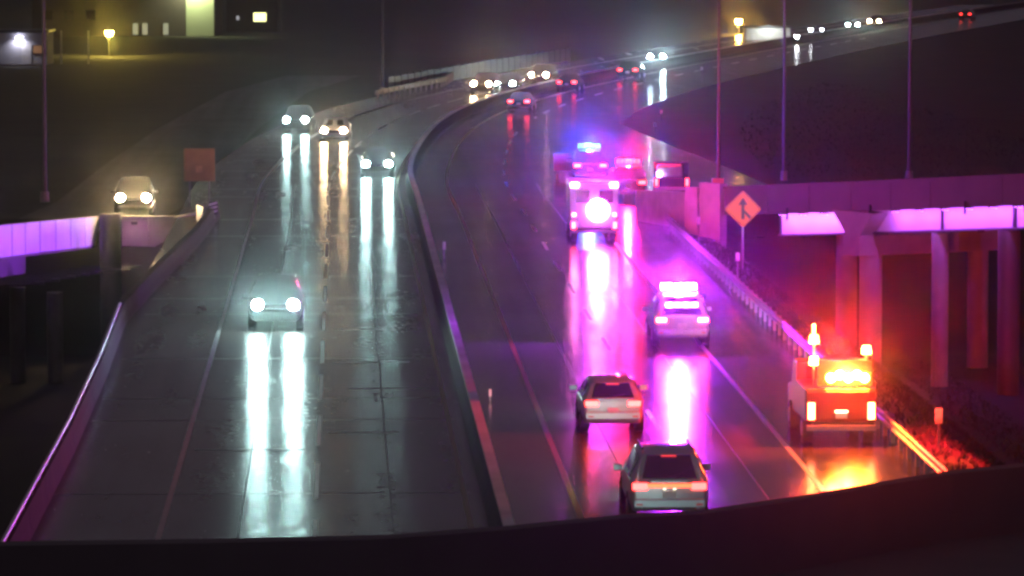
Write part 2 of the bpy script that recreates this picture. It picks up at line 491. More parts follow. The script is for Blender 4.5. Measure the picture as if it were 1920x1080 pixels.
def pier(px, wt, wb, hgt_cap, cw, m, dep=0.0, base=-5.9, capm=CONC):
    p, n, e = along(rp, rn, px); e2 = Vector((e.x, e.y, 0)).normalized(); c = p - ro
    if wt:
        top, bot = -1.265, -2.30
        poly = [c + e2 * (-wt / 2) + Vector((0, 0, top)), c + e2 * (wt / 2) + Vector((0, 0, top)), c + e2 * (wb / 2) + Vector((0, 0, bot)), c + e2 * (-wb / 2) + Vector((0, 0, bot))]
        part('pier_cap', MB().prism([q + n * -0.1 for q in poly], n * 0.83), capm, RB)
        part('cap_beam', MB().box(c + n * 4.2 + Vector((0, 0, -2.75)), (cw + 0.3, 8.6, 0.9), math.atan2(e2.y, e2.x)), m, RB)
    zt = p.z - (2.31 if not wt else 3.2); zt2 = zt - ro.z
    part('column', MB().cyl((c.x + n.x * (dep + 0.9), c.y + n.y * (dep + 0.9), base - ro.z), (c.x + n.x * (dep + 0.9), c.y + n.y * (dep + 0.9), zt2), cw / 2, n=20), m, RB, 40)
pier(1603, 3.1, 1.0, 1, 1.0, CONC)
pier(1603, 0, 0, 1, 0.95, CONC, dep=6.0)
pier(1733, 0, 0, 1, 0.74, CONC)
pier(1862, 0, 0, 1, 0.95, CONC_D)
pier(1700, 0, 0, 1, 0.7, CONC_D, dep=6.4)
pier(1812, 0, 0, 1, 0.7, CONC_D, dep=6.4)
pier(1512, 0, 0, 1, 0.95, CONC, dep=1.4)
pier(1925, 0, 0, 1, 0.8, CONC, dep=5.5)
# violet floodlights under the deck overhang
def led_row(parent, po, pts, nr, x0, x1, count, drop, off, power, color):
    for k in range(count):
        px = x0 + (x1 - x0) * (k + 0.5) / count
        p, n, e = along(pts, nr, px)
        q = p - po + n * off + Vector((0, 0, -drop))
        part('floodlight', MB().box(q, (0.5, 0.1, 0.06), math.atan2(e.y, e.x)), TRIM, parent)
        part('floodlight_lens', MB().box(q + Vector((0, 0, -0.035)) + n * 0.04, (0.44, 0.05, 0.012), math.atan2(e.y, e.x)), LED, parent)
        l = bpy.data.lights.new('floodlight_beam', 'AREA'); l.shape = 'RECTANGLE'; l.size = 1.6; l.size_y = 0.1
        l.energy = power * random.uniform(.85, 1.15); l.color = color
        lo = bpy.data.objects.new('floodlight_beam', l); COL.objects.link(lo); lo.parent = parent
        lo.location = q + Vector((0, 0, -0.06)); zax = -(n * 0.55 + Vector((0, 0, -0.75))).normalized()
        xax = Vector((e.x, e.y, 0)).normalized(); yax = zax.cross(xax).normalized(); xax = yax.cross(zax)
        lo.rotation_euler = Matrix((xax, yax, zax)).transposed().to_euler()
led_row(RB, ro, rp, rn, 1440, 1560, 3, 1.30, 0.18, 62, (0.58, 0.11, 1.0))
led_row(RB, ro, rp, rn, 1650, 1925, 6, 1.30, 0.18, 46, (0.46, 0.08, 1.0))

# abutment and ramp retaining wall left of the bridge
AB = thing('retaining_wall', 'concrete ramp retaining wall glowing red behind rail past merge sign', 'wall', at(222, 16.2))
ao = AB.location.copy()
wa, wb_ = Wd(1192, 357, 229), Wd(1284, 360, 222.3)
e = wb_ - wa; e.z = 0; nv = Vector((-e.y, e.x, 0)).normalized() * .35
part('wall', MB().sweep([[Vector((p.x, p.y, -.3)) - ao, p - ao, p - ao + nv, Vector((p.x, p.y, -.3)) + nv - ao] for p in (wa, wb_)]), CONC_L, AB)
c0 = Wd(1289, 400, 221.9); c1 = Wd(1312, 400, 221.5); c2 = Wd(1356, 400, 220)
for a, b_, zt in ((c0, c1, 2.0), (c1 + Vector((0.12, -.25, 0)), c2, 2.25)):
    e = (b_ - a); e.z = 0; ln = e.length; m_ = (a + b_) / 2
    part('abutment_panel', MB().box(Vector((m_.x, m_.y, zt / 2 - 1.5)) - ao, (ln, 0.4, zt + 3), math.atan2(e.y, e.x)), CONC_L, AB)

# left ramp bridge
lp = [Wd(186, 405, 232), Wd(60, 416, 213), Wd(-60, 428, 197), Wd(-330, 455, 168)]
ln_ = normals(lp, 1)                      # pts run right to left, +1 = far side
if ln_[0].y < 0: ln_ = [-v for v in ln_]
LB = thing('ramp_bridge', 'ramp bridge at left edge with glowing violet side below oncoming headlights', 'bridge', (lp[1].x, lp[1].y, -6))
lo_ = LB.location.copy(); ll = [p - lo_ for p in lp]
part('deck', slab(MB(), ll, 0.42, 0.7, ln_, 0.12, 7.0), ROAD_A, LB)
part('curb', slab(MB(), ll, 0.0, 0.42, ln_, 0.04, 0.32), CONC, LB)
part('far_curb', slab(MB(), ll, 0.0, 0.42, ln_, 6.8, 7.1), CONC, LB)
# side faced with panels
nP = 9
for k in range(nP):
    a = k / nP; L2 = (ll[2] - ll[0])
    def pp(t_):
        t_ *= 2.0
        return ll[0].lerp(ll[1], t_) if t_ <= 1 else ll[1].lerp(ll[2], t_ - 1)
    q0, q1 = pp(a + 0.002), pp(a + 1 / nP - 0.002)
    part('side_panel', slab(MB(), [q0, q1], 0.03, 1.4, [ln_[0]] * 2, 0.0, 0.03 + 0.004 * (k % 2)), STEEL_P, LB)
part('girder', slab(MB(), ll, 0.72, 1.38, ln_, 0.06, 0.3), CONC_D, LB)
part('bottom_flange', slab(MB(), ll, 1.42, 1.5, ln_, -0.05, 0.5), CONC_D, LB)
part('cap_beam', slab(MB(), ll[1:], 1.55, 2.3, ln_[1:], 0.3, 6.5), CONC_D, LB)
for px, y0 in ((207, 400), (32, 470), (102, 480)):
    p = Wd(px, y0, 226 if px > 150 else 212)
    part('column', MB().cyl((p.x - lo_.x, p.y - lo_.y, -0.1), (p.x - lo_.x, p.y - lo_.y, p.z - lo_.z - (0.0 if px > 150 else 1.6)), 0.5 if px > 150 else 0.35, n=18), CONC_D, LB, 40)
# violet lamps hung from brackets in front of the panels
for k in range(9):
    q = ll[0].lerp(ll[2], 0.02 + 0.115 * k) - ln_[0] * 2.6 + Vector((0, 0, -2.3))
    part('floodlight', MB().box(q, (0.35, 0.2, 0.12)), TRIM, LB)
    part('bracket', MB().box(q + ln_[0] * 1.35 + Vector((0, 0, -0.03)), (0.06, 2.7, 0.06), math.atan2(ln_[0].y, ln_[0].x) - math.pi / 2), TRIM, LB)
    lamp(LB, 'SPOT', q + Vector((0, 0, 0.1)), 1300, (0.34, 0.055, 1.0), 0.1, ln_[0] * 1.0 + Vector((0, 0, 0.62)), 100, 0.6, 'floodlight_beam')
# gore wall between the left ramp and the motorway
GW = thing('gore_wall', 'end wall of motorway embankment washed pink below ramp headlights', 'wall', at(231, -9.3, -6))
go = GW.location.copy()
for x0, x1, dz in ((229, 278, 0.0), (279, 326, 0.0)):
    a, b_ = Wd(x0, 406, 231), Wd(x1, 404, 231)
    e = b_ - a; m_ = (a + b_) / 2
    part('wall_panel', MB().box(Vector((m_.x, m_.y, (m_.z - 6) / 2)) - go, (e.length, 0.4, m_.z + 6), math.atan2(e.y, e.x)), CONC, GW)
a, b_ = Wd(326, 404, 231), Wd(386, 398, 236)
m_ = (a + b_) / 2; e = b_ - a; e.z = 0
part('wing_wall', MB().box(Vector((m_.x, m_.y, (m_.z - 6) / 2)) - go, (e.length, 0.4, m_.z + 6), math.atan2(e.y, e.x)), CONC, GW)
q = Wd(252, 418, 229.6) - go
part('floodlight', MB().box(q, (0.3, 0.2, 0.15)), TRIM, GW)
lamp(GW, 'SPOT', q + Vector((0, 0.0, -0.1)), 60, (0.8, 0.10, 0.75), 0.08, (0.12, 0.75, -0.65), 140, 0.8, 'floodlight_beam')

# left ramp road on the ground behind the gore
rr = []
for y, u, z in ((231.5, -12.0, -0.06), (245, -10.9, -0.03), (280, -10.3, -0.03), (330, -9.0, -0.04), (400, -6.0, -0.05), (440, -1.5, -0.05)):
    rr.append([Vector((u - 3.6, y, z)), Vector((u + 3.3, y, z))])
struct('ramp_road', MB().sweep(rr, closed=False), wet_road('old wet asphalt', (.022, .02, .018), (.036, .033, .03), .5, .65))

rr = []
for y, u, z in ((220, 21.0, 1.35), (232, 20.4, .75), (243, 19.8, .12), (268, 19.0, .04), (300, 17.4, .03), (345, 15.4, .02)):
    rr.append([Vector((u - 3.9, y, z)), Vector((u + 3.6, y, z))])
struct('ramp_road', MB().sweep(rr, closed=False), ROAD_B)

def grass_bank():
    rg = random.Random(3); mb = MB()
    for _ in range(16000):
        if rg.random() < .7: x, y = rg.uniform(15.9, 27), rg.uniform(112, 216)
        else: x, y = rg.uniform(16, 45), rg.uniform(262, 420); 
        i, sa_, u = near(x, y)
        if u < 15.8 or (y > 216 and u < 24): continue
        z = ground_h(x, y); a = rg.uniform(0, 6.28); h = rg.uniform(.06, .22); wv = Vector((math.cos(a), math.sin(a), 0)) * .035
        tip = Vector((x + rg.uniform(-.15, .15), y + rg.uniform(-.15, .15), z + h)); b0 = Vector((x, y, z - .03))
        mb.add([b0 - wv, b0 + wv, tip], [(0, 1, 2)]); w2 = Vector((-wv.y, wv.x, 0))
        mb.add([b0 - w2, b0 + w2, tip + wv * 4], [(0, 1, 2)])
    me = bpy.data.meshes.new('grass'); me.from_pydata(mb.v, [], mb.f)
    me.materials.append(mat('wet grass blades', (.03, .032, .018), .7, var=.5, scale=.7))
    o = link('grass', me); o['kind'] = 'stuff'
grass_bank()

# near overpass that cuts off the bottom of the view
ed = [G(px, py, 7.0) for px, py in ((-900, 1030), (-200, 1018), (400, 1010), (720, 1003), (960, 985), (1180, 963), (1310, 957), (1500, 929), (1650, 903), (1780, 882), (1920, 868), (2200, 842), (2700, 800))]
OV = thing('overpass', 'dark unlit overpass edge sweeping across bottom right foreground', 'bridge', (ed[5].x, ed[5].y, 0))
oo = OV.location.copy(); el = [p - oo for p in ed]; en = [Vector((0, -1, 0))] * len(el)
DARKC = mat('dark tarred concrete', (0.13, 0.10, 0.11), 0.85, var=0.3, scale=0.9, bump=0.1)
part('parapet', slab(MB(), el, 0.0, 1.3, en, 0.0, 0.4), DARKC, OV)
part('deck', slab(MB(), el, 0.9, 1.7, en, 0.41, 9.0), DARKC, OV)
for px_ in (-9.2, 17.4):
    part('column', MB().cyl((px_ - oo.x, 53 - oo.y, -6), (px_ - oo.x, 53 - oo.y, 5.3), 0.6, n=16), DARKC, OV, 40)

# ------------------------------------------------------------------ vehicles
WHITEP = mat('white car paint', (0.40, 0.40, 0.42), 0.25, var=0.06, coat=0.6, rvar=0.05)
SILVER = mat('silver car paint', (0.42, 0.42, 0.43), 0.3, 0.5, var=0.08, coat=0.6, rvar=0.05)
DARKP = mat('dark car paint', (0.02, 0.022, 0.028), 0.22, var=0.1, coat=0.8, rvar=0.05)
BLUEP = mat('navy car paint', (0.02, 0.03, 0.07), 0.25, var=0.1, coat=0.8, rvar=0.05)
REDP = mat('red lit truck paint', (0.10, 0.012, 0.010), 0.35, var=0.1, coat=0.4, rvar=0.05)  # the beacons' red light is put into this dark red paint
BODY = {
 'suv': dict(st=[(-2.34, .42, .98, 1.00, .84, .85, .74), (-2.27, .33, 1.04, 1.08, .92, .93, .84), (-1.93, .30, 1.08, 1.66, .95, .94, .66), (-1.2, .28, 1.07, 1.73, .95, .95, .69), (-.1, .28, 1.04, 1.73, .95, .95, .69),
                 (.5, .28, 1.02, 1.64, .95, .95, .66), (1.2, .28, 1.0, 1.07, .95, .93, .82), (1.95, .30, .93, .98, .94, .91, .78), (2.25, .36, .80, .85, .88, .85, .70), (2.34, .42, .70, .74, .80, .78, .62)],
             wheel=(1.42, .36), rw=(1, 2), ws=(5, 6), sw=(2, 5), tail=(.70, .93, .36, .16), L=2.34),
 'hatch': dict(st=[(-1.98, .40, .92, .94, .76, .78, .66), (-1.92, .30, .96, 1.0, .83, .85, .76), (-1.62, .27, 1.0, 1.42, .87, .87, .60), (-1.0, .26, .98, 1.50, .87, .87, .63), (-.1, .26, .96, 1.50, .87, .87, .63),
                   (.45, .26, .94, 1.42, .87, .87, .60), (1.1, .26, .92, .98, .87, .86, .74), (1.7, .28, .84, .88, .86, .83, .70), (1.95, .34, .72, .76, .80, .77, .62), (2.02, .40, .62, .66, .72, .70, .55)],
               wheel=(1.25, .32), rw=(1, 2), ws=(5, 6), sw=(2, 5), tail=(.60, .86, .36, .15), L=1.98),
 'sedan': dict(st=[(-2.36, .42, .86, .90, .76, .78, .66), (-2.28, .32, .94, .98, .86, .87, .76), (-1.62, .27, .98, 1.03, .91, .90, .78), (-1.0, .25, .96, 1.36, .91, .90, .60), (-.4, .25, .95, 1.45, .91, .90, .62), (.1, .25, .94, 1.44, .91, .90, .62),
                   (.55, .25, .92, 1.34, .91, .90, .60), (1.15, .25, .90, .95, .91, .90, .76), (1.95, .28, .80, .84, .89, .86, .72), (2.28, .34, .70, .74, .82, .79, .64), (2.38, .40, .60, .64, .72, .70, .56)],
               wheel=(1.42, .33), rw=(2, 3), ws=(6, 7), sw=(3, 6), tail=(.62, .84, .34, .14), L=2.36),
}
HEADW = (0.62, 1.0, 0.97); HEADY = (1.0, 0.66, 0.34)
MESHC = {}
def half(st):
    y, zb, zl, zt, wl, wb, wt = st
    return [(0, y, zb), (wl * .9, y, zb), (wl, y, zb + (zl - zb) * .35), (wb, y, zl), (wt + (wb - wt) * .08, y, max(zl + .01, zt - .06)), (wt * .86, y, zt), (0, y, zt + .025)]
def body_mesh(kind):
    if ('b', kind) in MESHC: return MESHC[('b', kind)]
    rings = []
    for st in BODY[kind]['st']:
        h = half(st)
        rings.append([Vector(p) for p in h] + [Vector((-p[0], p[1], p[2])) for p in h[-2:0:-1]])
    MESHC[('b', kind)] = MB().sweep(rings)
    return MESHC[('b', kind)]
def pane(q, inset, th=0.012):
    q = [Vector(p) for p in q]; c = sum(q, Vector()) / 4
    n = (q[1] - q[0]).cross(q[3] - q[0]).normalized()
    if n.dot(c - Vector((0, c.y * 0.2, 0.7))) < 0: n = -n
    q = [p.lerp(c, inset) + n * 0.004 for p in q]
    return MB().prism(q, n * th)
def wheel(parent, x, y, r, wd=0.24):
    s = 1 if x > 0 else -1
    tw = part('wheel', MB().cyl((x - s * wd, y, r), (x, y, r), r, n=20), RUB, parent, 40)
    part('rim', MB().cyl((x - s * 0.06, y, r), (x + s * 0.012, y, r), r * .62, r * .52, n=12), RIM, tw, 40)
def vehicle(kind, name, label, cat, loc, rz, paint, head=None, tail=None, group=None, bar=None, detail=True, head_on=False, beam=0):
    B = BODY[kind]; t = thing(name, label, cat, loc, rz, group)
    bo = link('body', body_mesh(kind).mesh('body', paint, 38), t)
    b = bo.modifiers.new('bevel', 'BEVEL'); b.width = 0.055; b.segments = 3; b.limit_method = 'ANGLE'; b.angle_limit = 0.4
    st = [half(s) for s in B['st']]
    def glass(nm, a, b_, f0, f1, ins):
        A, C = st[a], st[b_]
        q = [(A[f0][0], A[f0][1], A[f0][2]), (-A[f0][0], A[f0][1], A[f0][2]), (-C[f1][0], C[f1][1], C[f1][2]), (C[f1][0], C[f1][1], C[f1][2])]
        part(nm, pane(q, ins), GLASS, t)
    glass('rear_window', *B['rw'], 5, 5, 0.09)
    glass('windscreen', *B['ws'], 5, 5, 0.07)
    a, b_ = B['sw']
    for s in (1, -1):
        for j in range(a, b_):
            A, C = st[j], st[j + 1]
            q = [(s * A[3][0], A[3][1], A[3][2]), (s * C[3][0], C[3][1], C[3][2]), (s * C[4][0], C[4][1], C[4][2]), (s * A[4][0], A[4][1], A[4][2])]
            if detail: part('side_window', pane(q, 0.10), GLASS, t)
        wy, wr = B['wheel']
        for y in (wy, -wy): wheel(t, s * (st[3][2][0] + 0.015), y, wr)
        if detail: part('mirror', MB().box((s * (st[4][3][0] + .13), st[a + 2][0][1] + .5, 1.08), (.22, .10, .15)), paint, t, bevel=.02)
    tx, tz, tw, th = B['tail']; L = B['L']
    tm = glow('tail lamp ' + (f'{tail[0]} {tail[1]:.2f}' if tail else 'off'), tail[2] if tail else (1, .05, .03), tail[1] if tail else 0.02)
    for s in (1, -1):
        part('taillight', MB().box((s * tx, -L + .03, tz), (tw, .13, th)), tm, t, bevel=.02)
    part('number_plate', MB().box((0, -L - .012, tz - .2), (.32, .02, .16)), PLATE, t)
    part('bumper', MB().box((0, -L + .04, .52), (1.72 if kind != 'hatch' else 1.56, .16, .22)), TRIM if kind == 'sedan' else paint, t, bevel=.03)
    part('front_bumper', MB().box((0, B['st'][-1][0] - .03, .46), (1.56 if kind != 'hatch' else 1.4, .16, .24)), paint, t, bevel=.04)
    yf = B['st'][-1][0] - .08; zf = .68 if kind != 'suv' else .88
    part('grille', MB().box((0, yf + .07, zf - .04), (.9, .08, .14)), TRIM, t)
    hm_ = glow('head lamp ' + (head[0] if head else 'off'), head[2] if head else (1, 1, 1), head[1] if head else 0.02)
    for s in (1, -1):
        c = Vector((s * .62, yf - .02, zf))
        part('headlight', MB().cyl(c, c + Vector((0, .10, 0)), .195, .15, 14), hm_, t)
        if beam:
            lamp(t, 'SPOT', c + Vector((0, .16, 0)), beam, head[2] if head else HEADW, .07, (0, 1, -0.035), 100, 0.9, 'headlight_beam')
    if detail and not head_on:
        A, C = st[B['rw'][0]], st[B['rw'][1]]
        part('wiper', MB().cyl((0, A[5][1] - .01, A[5][2] + .06), (.34, (A[5][1] * .7 + C[5][1] * .3) - .03, A[5][2] * .75 + C[5][2] * .25), .012, n=6), TRIM, t)
        part('brake_light', MB().box((0, C[5][1] - .07, C[5][2] - .035), (.36, .05, .03)), glow('high brake lamp', (1, .03, .03), 1.2), t)
        for s in (1, -1):
            part('reflector', MB().box((s * (tx + .02), -L - .045, .50), (.16, .02, .05)), glow('reflector glint', (1, .03, .02), .12), t)  # passive reflectors given faint emission as a painted glint
            if kind == 'suv':
                zt = max(q[5][2] for q in st)
                part('roof_rail', MB().cyl((s * .60, -1.6, zt + .03), (s * .60, .3, zt + .03), .025, n=6), TRIM, t)
        part('tailgate_trim', MB().box((0, -L + .01, tz + .11), (.9, .05, .035)), RIM, t)
    if bar:
        top = max(s[3] for s in B['st']); yb = -0.55
        bb = part('light_bar', MB().box((0, yb, top + .06), (1.25, .30, .05)), TRIM, t)
        for k in range(6):
            part('beacon', MB().box((-.52 + .208 * k, yb, top + .19), (.17, .28, .22)), bar[k % len(bar)], bb, bevel=.02)
    return t
def put(px, py, z=0.0): return G(px, py, z)

# oncoming cars (front towards the camera)
def oncoming_car(px, py, kind, label, paint, tone, strength, beam=0, detail=True, turn=0.0, z=0.0):
    p = put(px, py, z)
    return vehicle(kind, 'parked_car' if False else 'car', label, 'car', p, heading(p.x, p.y) + math.pi + turn, paint,
                   head=(f'{tone} {strength}', strength, HEADW if tone == 'cool' else HEADY), detail=detail, beam=beam, head_on=True, group='cars approaching with headlights on')
oncoming_car(518, 609, 'suv', 'nearest oncoming dark car with long pale reflection below its headlights', DARKP, 'cool', 700, 560)
oncoming_car(709, 327, 'sedan', 'oncoming car beside median with two white streaks below its headlights', DARKP, 'cool', 460, 380)
oncoming_car(560, 247, 'suv', 'white lit oncoming car at outer lane far ahead next to warm lit car', DARKP, 'cool', 330, 90, False)
oncoming_car(630, 262, 'sedan', 'warm lit oncoming car far ahead beside white lit car', SILVER, 'warm', 450, 120, False)
p = Vector((-10.15, 235.5, -0.05))
vehicle('suv', 'car', 'dark car with warm headlights on left ramp above violet bridge side', 'car', p, math.pi + 0.02, DARKP,
        head=('warm 900', 900, HEADY), beam=120, group='cars approaching with headlights on')
oncoming_car(910, 176, 'suv', 'warm lit car at left end of distant row of headlights', DARKP, 'warm',  500, 0, False)
oncoming_car(955, 171, 'sedan', 'cool lit car second in distant row of headlights', DARKP, 'cool',  500, 0, False)
oncoming_car(1018, 158, 'suv', 'warm lit car third in distant row of headlights before pale panels', DARKP, 'warm',  500, 0, False)
oncoming_car(1238, 122, 'suv', 'cool lit car alone at far end of pale panelled wall', DARKP, 'cool', 1000, 500, False)
oncoming_car(1604, 56, 'sedan', 'very distant white lit car near top right between amber lamp and pole', DARKP, 'cool',  500, 0, False)
oncoming_car(1644, 49, 'sedan', 'very distant peach lit car right behind white lit one near top', DARKP, 'warm',  500, 0, False)

# outbound traffic (rear towards the camera)
RED = (1.0, 0.035, 0.03)
def outbound_car(px, py, kind, label, paint, tail=30, bar=None, beam=0, cat='car', name='car', detail=True, turn=0.0, group='cars driving away with tail lights on'):
    p = put(px, py) if not isinstance(px, tuple) else Vector(px)
    return vehicle(kind, name, label, cat, p, heading(p.x, p.y) + turn, paint, head=('cool 160', 160, HEADW) if beam else None, tail=('red', tail, RED), bar=bar, detail=detail, beam=beam, group=group)
suv = outbound_car(1243, 962, 'suv', 'silver white SUV with full width tail light strip nearest the camera', SILVER, 15, beam=380)
part('light_strip', MB().box((0, -2.352, .95), (1.06, .09, .085)), glow('amber red strip', (1.0, .085, .025), 5), suv)
for s in (-.12, .12):
    part('plate_lamp', MB().box((s, -2.36, .87), (.06, .05, .025)), glow('plate lamp', (1, .9, .6), 3), suv)
part('skid_plate', MB().box((0, -2.36, .40), (1.3, .1, .08)), TRIM, suv)
unseen_car = vehicle('sedan', 'car', 'added unseen car below foreground overpass edge, lighting rear of nearest SUV', 'car', (7.0, 97, 0), 0.0, DARKP, head=('cool 90', 90, HEADW), tail=('red', 30, RED), beam=260, group='cars driving away with tail lights on')  # unseen car added so its headlights light the SUV's rear
hat = outbound_car(1142, 800, 'hatch', 'silver hatchback with dark rear window driving ahead of silver white SUV', SILVER, 18, beam=300)
BLUE_L = glow('blue beacon', (0.02, 0.10, 1.0), 14)
RED_L = glow('red beacon', (1.0, 0.012, 0.016), 30)
VIO_L = glow('violet beacon', (0.36, 0.035, 1.0), 240)
PINK_L = glow('pink white beacon', (1.0, 0.07, 0.8), 170)
pol = outbound_car(1270, 640, 'suv', 'police SUV with dazzling violet roof light bar in middle of outbound lanes', WHITEP, 60, [VIO_L, PINK_L, BLUE_L, VIO_L, PINK_L, VIO_L], 900, 'police car', 'police_car', group='emergency vehicles with flashing lights')
lamp(pol, 'POINT', (0, -0.75, 2.12), 15000, (0.42, 0.02, 1.0), .12, name='beacon_fill_light')
for k in range(4):
    part('bloom_block', MB().box((-.42 + .28 * k, -2.12 - .0, 1.42), (.24, .10, .14)), VIO_L if k % 2 else PINK_L, pol, bevel=.02)  # glowing blocks added to make the roof lights' bloom taller
sp = Vector((.95, .7, 1.5)); tgt = Wd(1393, 392, F / 45.5) - (pol.location + sp)
part('added_spot', MB().cyl(sp - Vector((0, .1, 0)), sp + Vector((0, .08, 0)), .09, .1, 12), TRIM, pol)
lamp(pol, 'SPOT', sp + Vector((0, .12, 0)), 15000, (1, .93, .80), .05, Matrix.Rotation(-pol.rotation_euler.z, 3, 'Z') @ tgt, 4.2, 0.6, 'added_sign_beam')  # added spot that brightens the merge sign in place of its retroreflection
pol2 = outbound_car(1104, 338, 'suv', 'police SUV with blue roof lights farthest up right shoulder', DARKP, 30, [BLUE_L], 0, 'police car', 'police_car', group='emergency vehicles with flashing lights')
lamp(pol2, 'POINT', (0, -0.75, 2.12), 9000, (0.03, 0.06, 1.0), .12, name='beacon_fill_light')
pol3 = outbound_car((14.75, 246.5, .01), 0, 'suv', 'emergency SUV with red roof lights between blue lit police car and pickup', DARKP, 18, [RED_L], 0, 'police car', 'police_car', turn=-.06, group='emergency vehicles with flashing lights')
lamp(pol3, 'POINT', (0, -0.75, 2.1), 6500, (1.0, 0.01, 0.10), .12, name='beacon_fill_light')
outbound_car(978, 209, 'sedan', 'nearest of the distant cars with red tail lights before the bend', DARKP, 20, detail=False)
outbound_car(1070, 171, 'sedan', 'second distant tail lit car below peach headlights on bend', DARKP, 16, detail=False)
outbound_car(1184, 149, 'suv', 'third distant tail lit car left of the cool lit pair', DARKP, 14, detail=False)
outbound_car(1814, 37, 'sedan', 'farthest tail lit car at top right corner', DARKP, 10, detail=False)

# ambulance
def box_truck(name, label, px, py, turn=0.0):
    p = put(px, py); t = thing(name, label, 'ambulance', p, heading(p.x, p.y) + turn, 'emergency vehicles with flashing lights')
    part('box_body', MB().box((0, -.9, 1.68), (2.15, 3.9, 2.1)), WHITEP, t, bevel=.06)
    part('chassis', MB().box((0, .3, .52), (1.7, 5.9, .22)), TRIM, t)
    part('cab', MB().prism([(-.95, 1.1, .55), (-.95, 3.0, .55), (-.95, 3.05, 1.15), (-.95, 2.1, 1.35), (-.95, 1.6, 2.1), (-.95, 1.1, 2.1)], (1.9, 0, 0)), WHITEP, t, bevel=.05)
    part('windscreen', MB().prism([(-.85, 2.08, 1.42), (-.85, 1.64, 2.04), (-.85, 1.68, 2.06), (-.85, 2.12, 1.44)], (1.7, 0, 0)), GLASS, t)
    for s in (-1, 1):
        d_ = part('rear_door', MB().box((s * .52, -2.87, 1.62), (1.0, .05, 1.8)), WHITEP, t)
        part('door_window', MB().box((s * .52, -2.903, 2.05), (.62, .02, .55)), GLASS, d_)
        part('handle', MB().box((s * .12, -2.91, 1.5), (.05, .05, .22)), RIM, d_)
        part('taillight', MB().box((s * .92, -2.87, .78), (.18, .08, .30)), glow('tail lamp red 30.00', RED, 30), t)
        part('corner_beacon', MB().box((s * .88, -2.87, 2.56), (.30, .09, .18)), glow('pink corner beacon', (1.0, .22, .6), 130), t)
        part('side_marker', MB().box((s * .9, -2.87, 1.25), (.14, .08, .14)), glow('pink marker', (1.0, .2, .4), 25), t)
        for y in (2.1, -1.8): wheel(t, s * 1.0, y, .4, .28)
    part('flood', MB().cyl((.16, -2.88, 1.45), (.16, -3.02, 1.45), .52, .46, 18), glow('white pink flood', (1.0, .10, .95), 150), t, bevel=.04)
    part('bumper_step', MB().box((0, -2.98, .50), (2.0, .26, .12)), GALV, t)
    lamp(t, 'POINT', (.16, -2.2, 3.1), 1900, (.65, .02, 1.0), .15, name='beacon_fill_light')
    part('added_red_glow', MB().box((1.09, -1.6, 2.55), (.06, .5, .16)), glow('added red glow', (1, .03, .08), 30), t)  # red glowing block added as source for the spot below
    lamp(t, 'SPOT', (1.25, -1.2, 2.5), 1900, (1.0, .05, .10), .12, (.5, 1.0, -.12), 75, .8, 'beacon_fill_light')  # added red spot that reddens the retaining wall
    return t
box_truck('ambulance', 'boxy ambulance with blinding pink white rear flood light before blue lit police car', 1108, 447)

# pickup behind the red lit SUV
def pickup(px, py, label, turn=0.0):
    p = Vector((17.0, 247, .12)); t = thing('pickup_truck', label, 'pickup truck', p, heading(p.x, p.y) + turn)
    part('bed', MB().box((0, -1.6, .78), (1.85, 2.2, .56)), BLUEP, t, bevel=.05)
    part('cab', MB().prism([(-.9, -.5, .45), (-.9, 2.7, .45), (-.9, 2.7, .95), (-.9, 1.5, 1.05), (-.9, .9, 1.75), (-.9, -.4, 1.75), (-.9, -.5, 1.1)], (1.8, 0, 0)), BLUEP, t, bevel=.05)
    part('rear_window', MB().box((0, -.49, 1.42), (1.3, .03, .44)), GLASS, t)
    part('cargo_cover', MB().box((-.1, -1.5, 1.35), (1.3, 1.5, .58)), mat('pale tarpaulin', (.55, .55, .5), .7), t, bevel=.08)
    for s in (-1, 1):
        part('taillight', MB().box((s * .78, -2.72, .82), (.14, .06, .36)), glow('tail lamp red 18.00', RED, 18), t)
        for y in (1.8, -1.6): wheel(t, s * .93, y, .38)
    part('bumper', MB().box((0, -2.75, .5), (1.8, .14, .16)), RIM, t)
    part('hazard_lamp', MB().box((-.65, -2.3, 1.2), (.18, .14, .18)), glow('violet hazard', (.7, .4, 1.0), 60), t)
    return t
pickup(1262, 346, 'dark pickup with pale cargo at right end of the emergency vehicles', -.06)

# amber lit service truck on the right shoulder
p = put(1557, 816)
TR = thing('service_truck', 'tall service truck blazing with amber lights on right shoulder beside guardrail', 'truck', p, heading(p.x, p.y), 'emergency vehicles with flashing lights')
AMB = glow('amber flood', (1.0, .20, .015), 560)
AMB2 = glow('amber beacon', (1.0, .19, .03), 240)
part('chassis', MB().box((0, .2, .55), (1.5, 6.0, .2)), TRIM, TR)
part('service_body', MB().box((0, -1.35, 1.12), (1.96, 3.0, .92)), REDP, TR, bevel=.05)
part('cab', MB().prism([(-.92, .35, .55), (-.92, 2.9, .55), (-.92, 2.95, 1.2), (-.92, 1.9, 1.35), (-.92, 1.35, 2.05), (-.92, .35, 2.05)], (1.84, 0, 0)), REDP, TR, bevel=.05)
part('rear_window', MB().box((0, .345, 1.72), (1.3, .03, .4)), GLASS, TR)
part('windscreen', MB().prism([(-.82, 1.88, 1.42), (-.82, 1.40, 2.0), (-.82, 1.44, 2.02), (-.82, 1.92, 1.44)], (1.64, 0, 0)), GLASS, TR)
part('tailgate', MB().box((0, -2.88, 1.12), (1.9, .06, .78)), REDP, TR, bevel=.02)
bd = part('arrow_board', MB().box((.12, -2.55, 1.98), (1.50, .10, .72)), TRIM, TR)
